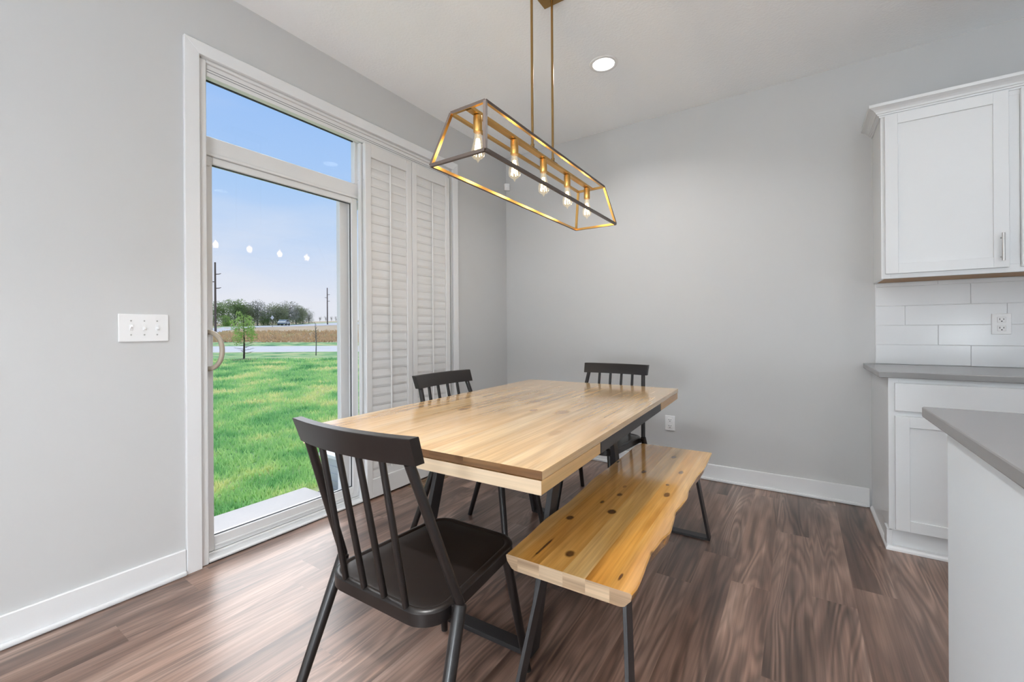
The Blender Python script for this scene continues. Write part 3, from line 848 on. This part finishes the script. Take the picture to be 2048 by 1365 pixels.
# ------------------------------------------------------------------ spindle back chairs
def rounded_outline(hwb, hwf, yb, yf, r, n=7):
    cs = [(hwf - r, yf - r, 0), (-hwf + r, yf - r, 90), (-hwb + r, yb + r, 180), (hwb - r, yb + r, 270)]
    out = []
    for cx, cy, a0 in cs:
        for k in range(n + 1):
            a = R(a0 + 90 * k / n)
            out.append((cx + r * math.cos(a), cy + r * math.sin(a)))
    return out
def make_chair(label, loc, rz):
    t = thing('dining_chair', label, 'chair', loc, rz, group='black metal spindle back dining chairs')
    K = M['black']
    bm = NB()
    def ring(ins, z, sag=0.0):
        o = rounded_outline(.205 - ins, .178 - ins, -.232 + ins, .232 - ins, .075 - min(ins, .05) * .6)
        return [bm.verts.new((x, y, z - sag)) for x, y in o]
    rs = [ring(.012, .412), ring(.0, .418), ring(0, .449), ring(.004, .4535), ring(.012, .4555), ring(.018, .4545), ring(.022, .4515), ring(.028, .4525), ring(.07, .4515), ring(.13, .4495)]
    k = len(rs[0])
    for a, b_ in zip(rs, rs[1:]):
        for q in range(k): bm.faces.new((a[q], a[(q + 1) % k], b_[(q + 1) % k], b_[q]))
    bm.faces.new(rs[0][::-1]); bm.faces.new(rs[-1])
    obj('seat', bm, K, t, smooth='auto')
    # crest rail: bowed, leaning back
    bm = NB(); rings = []
    for q in range(17):
        s = -1 + 2 * q / 16
        x = s * .220; y = -.302 + .027 * s * s
        ln = .022
        yb, yt = y, y - ln
        th = .0145
        nx = .30 * s; 
        sec = [(yb + th, .837), (yb - th, .837), (yt - th, .9015), (yt - th + .0015, .903), (yt + th - .0015, .903), (yt + th, .9015)]
        rings.append([bm.verts.new((x + (0.004 if s > 0 else -.004) * abs(s) * (zz - .837) / .066, yy, zz)) for yy, zz in sec])
    k = 6
    for a, b_ in zip(rings, rings[1:]):
        for q in range(k): bm.faces.new((a[q], a[(q + 1) % k], b_[(q + 1) % k], b_[q]))
    bm.faces.new(rings[0][::-1]); bm.faces.new(rings[-1])
    obj('crest_rail', bm, K, t, smooth='auto')
    for s in (-1, 1):
        bm = NB(); tube(bm, [(s * .229, -.148, .458), (s * .192, -.2815, .8375)], .0125, 14); obj('back_post', bm, K, t, smooth='auto')
    for x0, x1 in ((-.117, -.116), (-.039, -.039), (.039, .039), (.117, .116)):
        yt = -.302 + .027 * (x1 / .220) ** 2
        bm = NB(); tube(bm, [(x0, -.2225, .452), (x1, yt, .8375)], .0085, 12); obj('spindle', bm, K, t, smooth='auto')
    for s in (-1, 1):
        top, foot = Vector((s * .229, -.148, .455)), Vector((s * .265, -.325, 0))
        bm = NB(); d = (top - foot).normalized()
        tube(bm, [foot + d * .008, top - d * .004, top + d * .002, top + d * .005], [.0135, .0175, .0165, .010], 16)
        lg = obj('leg', bm, K, t, smooth='auto')
        bm = NB(); tube(bm, [foot, foot + d * .012], .0128, 12); obj('foot_glide', bm, M['slot'], lg)
        bm = NB(); bar(bm, (s * .218, -.148, .435), (s * .19, -.148, .435), .028, .010, (0, 0, 1), bev=.002); obj('seat_bracket', bm, K, t)
        top, foot = Vector((s * .140, .195, .414)), Vector((s * .183, .262, 0)); d = (top - foot).normalized()
        bm = NB(); tube(bm, [foot + d * .008, top], [.0125, .0165], 16)
        lg = obj('leg', bm, K, t, smooth='auto')
        bm = NB(); tube(bm, [foot, foot + d * .012], .0118, 12); obj('foot_glide', bm, M['slot'], lg)
    return t
chairA = make_chair('black metal spindle chair nearest the viewer at the near end of the table', (1.4683, -2.592, 0), R(1.1))
chairB = copy_tree(chairA); chairB.location = (1.035, -1.74, 0); chairB.rotation_euler = (0, 0, R(-90))
chairB['label'] = 'black metal spindle chair on the shutter side of the table'
chairD = copy_tree(chairA); chairD.location = (1.36, -.975, 0); chairD.rotation_euler = (0, 0, R(180))
chairD['label'] = 'black metal spindle chair at the far end of the table by the back wall'

# ------------------------------------------------------------------ linear pendant over the table
PC = Vector((1.37, -1.70, 0))
pd = thing('pendant_light', 'long bronze and brass open cage pendant with five bulbs above the table', 'pendant light', PC)
ZT, ZB = 1.985, 1.772
tw, tl, bw, bl, S_ = .165 / 2, 1.17 / 2, .258 / 2, 1.30 / 2, .012
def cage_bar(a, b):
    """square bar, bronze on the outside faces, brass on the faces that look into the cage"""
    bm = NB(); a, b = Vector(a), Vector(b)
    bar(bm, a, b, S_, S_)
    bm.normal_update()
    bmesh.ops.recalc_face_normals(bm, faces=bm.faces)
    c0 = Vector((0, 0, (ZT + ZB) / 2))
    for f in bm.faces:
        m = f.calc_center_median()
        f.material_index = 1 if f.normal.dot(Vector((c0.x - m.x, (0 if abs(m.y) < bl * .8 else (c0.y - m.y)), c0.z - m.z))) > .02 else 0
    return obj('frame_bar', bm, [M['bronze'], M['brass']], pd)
T_ = [(-tw, -tl, ZT), (tw, -tl, ZT), (tw, tl, ZT), (-tw, tl, ZT)]
B_ = [(-bw, -bl, ZB), (bw, -bl, ZB), (bw, bl, ZB), (-bw, bl, ZB)]
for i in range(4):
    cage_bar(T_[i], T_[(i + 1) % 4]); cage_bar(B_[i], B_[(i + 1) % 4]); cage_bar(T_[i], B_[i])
bm = NB(); bar(bm, (0, -tl, ZT), (0, tl, ZT), .028, S_, (1, 0, 0)); obj('center_bar', bm, M['brass'], pd)
for yy in (-.105, .098):
    bm = NB(); tube(bm, [(0, yy, ZT), (0, yy, ZT + .03)], .009, 12); tube(bm, [(0, yy, ZT + .03), (0, yy, H - .02)], .006, 12)
    obj('rod', bm, M['agedbrass'], pd, smooth='auto')
    obj('rod_plate', B((-.014, yy - .025, ZT + .0067), (.014, yy + .025, ZT + .009)), M['bronze'], pd)
obj('canopy', B((-.062, -.19, H - .025), (.062, .135, H - .0005), .002), M['agedbrass'], pd)
for i in range(5):
    y = (i - 2) * .262
    bm = NB(); lathe(bm, [(.008, -.001), (.0165, -.002), (.0175, -.006), (.0175, -.064), (.016, -.066)], 20, (0, y, ZT - S_ / 2)); obj('socket', bm, M['brass'], pd, smooth='auto')
    zb = ZT - S_ / 2 - .064
    prof = [(.013, 0), (.0135, -.012), (.016, -.03), (.0215, -.052), (.0265, -.07), (.0275, -.083), (.0245, -.096), (.016, -.105), (.007, -.109), (.0045, -.113), (.0015, -.120)]
    bm = NB(); lathe(bm, prof, 20, (0, y, zb)); g = obj('bulb', bm, M['bulbglass'], pd, smooth=True)
    bm = NB()
    for k in range(7):
        a = 2 * math.pi * k / 7
        c_, s_ = math.cos(a), math.sin(a)
        tube(bm, [(.006 * c_, y + .006 * s_, zb - .028), (.015 * c_, y + .015 * s_, zb - .092)], .0017, 5)
    obj('filament', bm, M['filament'], g)
    bm = NB(); tube(bm, [(0, y, zb), (0, y, zb - .05)], [.006, .003], 8); obj('stem', bm, M['bulbglass'], g)
    ld = bpy.data.lights.new('bulb_lamp', 'POINT'); ld.energy = BULB_W; ld.color = (1.0, .74, .44); ld.shadow_soft_size = .022
    lo = bpy.data.objects.new('bulb_light', ld); COL.objects.link(lo); lo.parent = pd; lo.location = (0, y, zb - .065)

# ------------------------------------------------------------------ outdoors
GZ = -.15
def lerp(a, b, t): return a + (b - a) * t
TABLE = [(24, None, None), (27, 705.5, 703.5), (29.5, 694, 693), (32, 685.5, 685.5), (40, 671.5, 672.5), (44, 667.5, 665), (53, 656, 658), (64, 653, 654.5), (80, 651.5, 650.5), (105, 649, 645), (160, 648, 642)]
def zrow(d, yl, yr, u):
    if yl is None: return GZ
    px = U0 + u * FPX
    y = lerp(yl, yr, (px - 430) / 260.0)
    return at(px, y, d).z
def terrain(u, d):
    u = max(-.95, min(-.25, u))
    if d <= 24: return GZ
    for a, b_ in zip(TABLE, TABLE[1:]):
        if a[0] <= d <= b_[0]:
            return lerp(zrow(*a, u), zrow(*b_, u), (d - a[0]) / (b_[0] - a[0]))
    return zrow(*TABLE[-1], u)
def gpos(u, d, dz=0.0):
    p = CAM_POS + d * (_fw + _r * u)
    return Vector((p.x, p.y, terrain(u, d) + dz))
def patch(us, ds_fn, dz=0.0):
    bm = NB(); grid = []
    for u in us:
        grid.append([bm.verts.new(gpos(u, d, dz)) for d in ds_fn(u)])
    for a, b_ in zip(grid, grid[1:]):
        for i in range(len(a) - 1): bm.faces.new((a[i], a[i + 1], b_[i + 1], b_[i]))
    return bm
US = [-2.2 + .06 * k for k in range(36)]
bm = NB()
gy = [-30, -14, -6, -3, 0, 4, 10, 20, 40]
vs = [[bm.verts.new((x, y, GZ)) for y in gy] for x in (-WT, -.6, -1.5, -3)]
for a, b_ in zip(vs, vs[1:]):
    for i in range(len(gy) - 1): bm.faces.new((a[i], b_[i], b_[i + 1], a[i + 1]))
lawn = struct(obj('lawn', bm, M['lawn']))
obj('far_turf', patch(US, lambda u: [2.9, 5, 8, 12, 16, 20, 24, 27], -.004), M['lawn'], lawn)
obj('verge', patch(US, lambda u: [29.4, 30.5, 32.1], .01), M['lawn'], lawn)
obj('dry_bank', patch(US, lambda u: [32, 35, 38, 40, 42, 44, 48, 53, 58, 64, 72, 80, 92, 105, 130, 160]), M['bank'], lawn)
struct(obj('path', patch(US, lambda u: [26.9, 28.2, 29.5], .03), M['concrete']))
def road_lo(u): return lerp(44.5, 80, max(-.5, min(1.4, (U0 + u * FPX - 430) / 260.0)))
def road_hi(u): return lerp(53, 104, max(-.5, min(1.4, (U0 + u * FPX - 430) / 260.0)))
RU = [-1.0 + .02 * k for k in range(40)]
struct(obj('road', patch(RU, lambda u: [lerp(road_lo(u), road_hi(u), k / 6) for k in range(7)], .02), M['asphalt']))
obj('far_verge', patch(RU, lambda u: [road_hi(u), road_hi(u) + 3, road_hi(u) + 7], .015), M['lawn'], lawn)

# concrete stoop outside the door, stones and the clad step beside it
tag(obj('concrete_stoop', B((-.80, -3.4, -.15), (-.195, -1.645, -.075), .008), M['concrete']), 'pale concrete stoop just outside the glass door', 'step')
sb = thing('siding_base', 'low grey siding clad box with a white cap outside beside the door', 'wall base', (0, 0, 0))
obj('core', B((-.785, -1.50, GZ), (-.16, -1.0, .135)), M['siding'], sb)
for k in range(5):
    z0 = GZ - .004 + k * .057
    bm = NB(); bar(bm, (-.795, -1.504, z0 + .03), (-.162, -1.504, z0 + .03), .060, .007, (0, -.12, 1)); obj('siding_board', bm, M['siding'], sb)
obj('cap', B((-.81, -1.525, .137), (-.16, -1.0, .165), .003), M['trim'], sb)
rnd = random.Random(3)
for k in range(14):
    x, y = rnd.uniform(-.80, -.40), rnd.uniform(-1.625, -1.535)
    bm = NB(); bmesh.ops.create_icosphere(bm, subdivisions=1, radius=rnd.uniform(.014, .03))
    for v in bm.verts: v.co *= rnd.uniform(.8, 1.2)
    for v in bm.verts: v.co.z *= .6
    tag(obj('river_stone', bm, M['stone'], loc=(x, y, GZ + .012)), 'small river stone in the gravel patch beside the concrete stoop', 'stone', 'river stones by the stoop')

# grass blades (uncountable)
rnd = random.Random(11)
vsl, fsl = [], []
for k in range(95000):
    u = rnd.uniform(-1.3, -.24)
    d = 2.9 * (20.0 / 2.9) ** (rnd.random() ** .8)
    p = CAM_POS + d * (_fw + _r * u)
    if p.x > -.90: continue
    h = rnd.uniform(.03, .07) * (1 + .03 * d); w_ = rnd.uniform(.003, .006) * (1 + .16 * d)
    a = rnd.uniform(0, 6.28); lean = rnd.uniform(.1, .7) * h
    ca, sa = math.cos(a), math.sin(a); b_ = rnd.uniform(0, 6.28)
    i = len(vsl)
    vsl += [(p.x - ca * w_, p.y - sa * w_, GZ), (p.x + ca * w_, p.y + sa * w_, GZ), (p.x + lean * math.cos(b_), p.y + lean * math.sin(b_), GZ + h)]
    fsl.append((i, i + 1, i + 2))
me = bpy.data.meshes.new('grass'); me.from_pydata(vsl, [], fsl); me.materials.append(M['blade'])
o = obj('grass', me, None); o['kind'] = 'stuff'; tag(o, 'short green lawn grass with yellowish patches outside the door', 'grass', kind='stuff')
vsl, fsl = [], []
for k in range(13000):
    u = rnd.uniform(-1.35, -.22); d = rnd.uniform(32.2, 46)
    if d > road_lo(u) - 1: continue
    p = gpos(u, d)
    h = rnd.uniform(.1, .32); w_ = rnd.uniform(.04, .10); a = rnd.uniform(0, 6.28); ca, sa = math.cos(a), math.sin(a); i = len(vsl)
    vsl += [(p.x - ca * w_, p.y - sa * w_, p.z), (p.x + ca * w_, p.y + sa * w_, p.z), (p.x + rnd.uniform(-.2, .2), p.y + rnd.uniform(-.2, .2), p.z + h)]
    fsl.append((i, i + 1, i + 2))
me = bpy.data.meshes.new('dry_grass'); me.from_pydata(vsl, [], fsl); me.materials.append(M['tallgrass'])
tag(obj('dry_grass', me, None), 'tall brown dry grass on the bank below the road', 'grass', kind='stuff')

# trees
def leaves(rnd, blobs, count, size, squash=1.0):
    vs_, fs_ = [], []
    tot = sum(b_[3] ** 2 for b_ in blobs)
    for (cx, cy, cz, r) in blobs:
        for _ in range(int(count * r * r / tot)):
            v = Vector((rnd.gauss(0, 1), rnd.gauss(0, 1), rnd.gauss(0, 1))).normalized() * r * rnd.random() ** .35
            v.z *= squash
            c = Vector((cx, cy, cz)) + v
            a = Vector((rnd.gauss(0, 1), rnd.gauss(0, 1), rnd.gauss(0, 1))).normalized() * size * rnd.uniform(.6, 1.3)
            b2 = a.cross(Vector((rnd.gauss(0, 1), rnd.gauss(0, 1), rnd.gauss(0, 1)))).normalized() * size * .5
            i = len(vs_); vs_ += [c - a, c + b2, c + a, c - b2]; fs_.append((i, i + 1, i + 2, i + 3))
    me = bpy.data.meshes.new('crown'); me.from_pydata([tuple(v) for v in vs_], [], fs_)
    return me
def tree(u, d, h, w, tone, label, rnd, bare=.4, n=900):
    base = gpos(u, d)
    t = thing('tree', label, 'tree', base, group='trees in the woodlot beyond the road')
    bm = NB(); tube(bm, [(0, 0, -.2), (.05 * h * rnd.uniform(-1, 1), 0, h * .45), (.03 * h * rnd.uniform(-1, 1), 0, h * .8)], [.028 * h, .018 * h, .005 * h], 7)
    blobs = []
    for k in range(16):
        a = rnd.uniform(0, 6.28); rr = w * .5 * rnd.uniform(.25, .75); zz = h * rnd.uniform(.10, .86)
        rr *= 1.0 - .45 * abs(zz / h - .55) * 2 * .7
        q = Vector((rr * math.cos(a), rr * math.sin(a), zz)); blobs.append((q.x, q.y, q.z, w * rnd.uniform(.16, .27)))
        s0 = Vector((0, 0, h * rnd.uniform(.2, .5)))
        tube(bm, [s0, s0.lerp(q, .6) + Vector((0, 0, .04 * h)), q + (q - s0) * .25], [.011 * h, .006 * h, .0015 * h], 5, caps=False)
    for k in range(26):
        a = rnd.uniform(0, 6.28); z0 = h * rnd.uniform(.35, .7); l = w * rnd.uniform(.3, .55)
        tube(bm, [(0, 0, z0), (l * .5 * math.cos(a), l * .5 * math.sin(a), z0 + .12 * h), (l * math.cos(a), l * math.sin(a), z0 + h * rnd.uniform(.15, .32))], [.006 * h, .003 * h, .001 * h], 4, caps=False)
    obj('trunk', bm, M['bark_grey'], t)
    me = leaves(rnd, blobs, n, .026 * h); me.materials.append(LEAFS[tone])
    obj('crown', me, None, t)
    return t
rnd = random.Random(40)
def U(px): return (px - U0) / FPX
def tree_h(px, ytop, d): return (at(px, ytop, d).z - gpos(U(px), d).z)
TREES = [(415, 612, 62, 1), (447, 606, 60, 0), (470, 600, 64, 0), (494, 603, 66, 1), (515, 602, 68, 2), (536, 609, 72, 1), (556, 606, 74, 1), (575, 605, 78, 2), (592, 608, 82, 1), (606, 611, 86, 2), (618, 624, 90, 2), (452, 630, 57, 3), (398, 605, 60, 1), (484, 625, 63, 3), (527, 622, 70, 0), (566, 622, 77, 0)]
TL_ = ['first olive green tree of the woodlot, behind the left utility pole', 'green leafy tree rising over the tall pole side of the woodlot', 'tallest green tree of the woodlot above the young conifer', 'olive tree just right of the woodlot peak',
       'grey half bare tree in the middle of the woodlot', 'olive tree above the small road sign', 'olive tree above the parked side of the road', 'grey half bare tree above the car on the road', 'olive tree right of the car', 'grey bare tree near the end of the woodlot',
       'thin grey bare tree ending the woodlot', 'low bright green tree at the foot of the woodlot by the pole', 'olive tree at the edge of the door stile', 'low bright green tree behind the young conifer', 'low dark green tree below the woodlot middle', 'low dark green tree beside the car']
for (px, yt, d, tone), lab in zip(TREES, TL_):
    d += 6
    h = tree_h(px, yt, d)
    tree(U(px), d, h, h * rnd.uniform(1.0, 1.25), tone, lab, rnd, n=(1900 if tone == 2 else 3300))
for k, px in enumerate((640, 652, 663, 672, 684)):
    d = 150; h = tree_h(px, 636 + (k % 2) * 3, d)
    t = tree(U(px), d, max(h, 2.0), max(h, 2.0) * .8, 2, 'tiny far bare tree on the horizon beyond the road', rnd, n=160)
    t['group'] = 'far bare trees on the horizon'

# young conifer on the lawn
def sapling(px, py, ytop, name, label, leafy):
    base = at(px, py, (CAM_POS.z - GZ) * FPX / (py - V0 - (px - U0) * ROLL * -0 - 3.2)); base.z = GZ
    d = (base - CAM_POS).dot(_fw)
    h = (at(px, ytop, d)).z - GZ
    t = thing(name, label, 'tree', base)
    rnd2 = random.Random(px)
    bm = NB(); tube(bm, [(0, 0, -.05), (.03, 0, h * .4), (-.05, .02, h * .75), (-.08, 0, h)], [.045 if leafy else .028, .035 if leafy else .022, .018, .005], 8)
    obj('trunk', bm, M['bark'] if leafy else M['bark_grey'], t)
    n = 34 if leafy else 16
    blobs = []
    for k in range(n):
        f = (k + .5) / n
        z0 = h * lerp(.12 if leafy else .45, .97, f); a = k * 2.4 + rnd2.random()
        l = h * (lerp(.24, .10, f) if leafy else lerp(.10, .04, f)) * rnd2.uniform(.7, 1.3)
        if leafy and .35 < f < .85: l *= 1.25
        e = Vector((l * math.cos(a), l * math.sin(a), z0 + l * (.15 if leafy else .9)))
        bm = NB(); tube(bm, [(0, 0, z0), Vector((0, 0, z0)).lerp(e, .5) + Vector((0, 0, -.02)), e], [.010, .007, .002], 5, caps=False)
        for q in range(3):
            s0 = Vector((0, 0, z0)).lerp(e, .35 + .2 * q); da = a + rnd2.choice((-1, 1)) * .8
            tube(bm, [s0, s0 + Vector((math.cos(da), math.sin(da), .3)) * l * .35], [.004, .0015], 4, caps=False)
        obj('branch', bm, M['bark'] if leafy else M['bark_grey'], t)
        if leafy and f > .28: blobs.append((e.x * .75, e.y * .75, e.z, l * .55)); blobs.append((e.x * 1.05, e.y * 1.05, e.z + .03, l * .35))
    if leafy:
        me = leaves(rnd2, blobs, 1500, .04); me.materials.append(M['needles']); obj('crown', me, None, t)
        bm = NB(); lathe(bm, [(.62, -.01), (.55, .015), (.2, .05), (.05, .06)], 18); obj('mulch_ring', bm, M['mulch'], t)
    return t
sapling(488, 720, 627, 'young_conifer', 'young green conifer with a mulch ring on the lawn', True)
sapling(632, 712, 645, 'bare_sapling', 'bare thin sapling standing on the lawn near the path', False)

# utility poles
def pole(px, ybase, ytop, d, label, arms):
    base = gpos(U(px), d)
    zt = at(px, ytop, d).z
    t = thing('utility_pole', label, 'pole', base, group='utility poles along the road')
    h = zt - base.z
    bm = NB(); tube(bm, [(0, 0, -.3), (0, 0, h)], [.125, .085], 8); obj('post', bm, M['pole'], t)
    for k, (yy, sx, l) in enumerate(arms):
        z = at(px, yy, d).z - base.z
        bm = NB(); tube(bm, [Vector((0, 0, z)), _r * (sx * l * .6) + Vector((0, 0, z + .02 * l)), _r * (sx * l) + Vector((0, 0, z + .12 * l))], [.05, .045, .03], 6)
        obj('insulator_arm', bm, M['pole'], t)
    return t
pole(431, 666, 525, 46, 'tall utility pole at the left edge of the view through the door', [(549, 1, .62), (564, -1, .5), (577, 1, .62)])
pole(655, 655, 576, 84, 'distant utility pole at the right side of the view through the door', [(590, 1, .5), (596, -1, .5), (603, 1, .5)])

# road sign and car
d = 60; base = gpos(U(545), d)
t = thing('road_sign', 'small pale diamond road sign on a post beside the road', 'sign', base); t.scale = (.6, .6, .75)
bm = NB(); tube(bm, [(0, 0, 0), (0, 0, 1.5)], .04, 6); obj('post', bm, M['pole'], t)
bm = NB(); c0 = Vector((0, 0, 1.75)) - _fw * .06
vs_ = [bm.verts.new(c0 + off + dd) for dd in (_fw * -.02, _fw * .02) for off in (_r * .42, Vector((0, 0, .42)), _r * -.42, Vector((0, 0, -.42)))]
bm.faces.new(vs_[:4]); bm.faces.new(vs_[4:][::-1])
for i in range(4): bm.faces.new((vs_[i], vs_[(i + 1) % 4], vs_[4 + (i + 1) % 4], vs_[4 + i]))
obj('sign_face', bm, mat('sign_white', (.75, .75, .75), .5), t)
d = 74; px = 568
base = gpos(U(px), d, .03); tan = (gpos(U(px + 12), d + 3.5) - gpos(U(px - 12), d - 3.5)); rz = math.atan2(tan.y, tan.x)
t = thing('car', 'small grey car driving along the road before the woodlot', 'car', base, rz); t.scale = (.72, .72, .72)
side = [(-2.1, .35), (-2.15, .75), (-1.5, .92), (-.9, 1.38), (.5, 1.42), (1.15, .95), (2.0, .8), (2.15, .4)]
bm = NB()
A_ = [bm.verts.new((x, -.85, z)) for x, z in side]; Bv = [bm.verts.new((x, .85, z)) for x, z in side]
bm.faces.new(A_); bm.faces.new(Bv[::-1])
for i in range(len(side)): bm.faces.new((A_[i], A_[(i + 1) % 8], Bv[(i + 1) % 8], Bv[i]))
obj('car_body', bm, mat('car_paint', (.30, .34, .35), .3), t)
for s in (-1, 1):
    bm = NB(); vs_ = [bm.verts.new((x, s * .865, z)) for x, z in ((-1.2, .95), (-.8, 1.3), (.45, 1.33), (.95, .98))]; bm.faces.new(vs_)
    r_ = bmesh.ops.extrude_face_region(bm, geom=bm.faces[:]); bmesh.ops.translate(bm, verts=[v for v in r_['geom'] if isinstance(v, bmesh.types.BMVert)], vec=(0, -s * .02, 0))
    obj('side_window', bm, M['slot'], t)
    for xx in (-1.35, 1.35):
        bm = NB(); tube(bm, [(xx, s * .68, .33), (xx, s * .88, .33)], .33, 14); obj('wheel', bm, M['slot'], t)
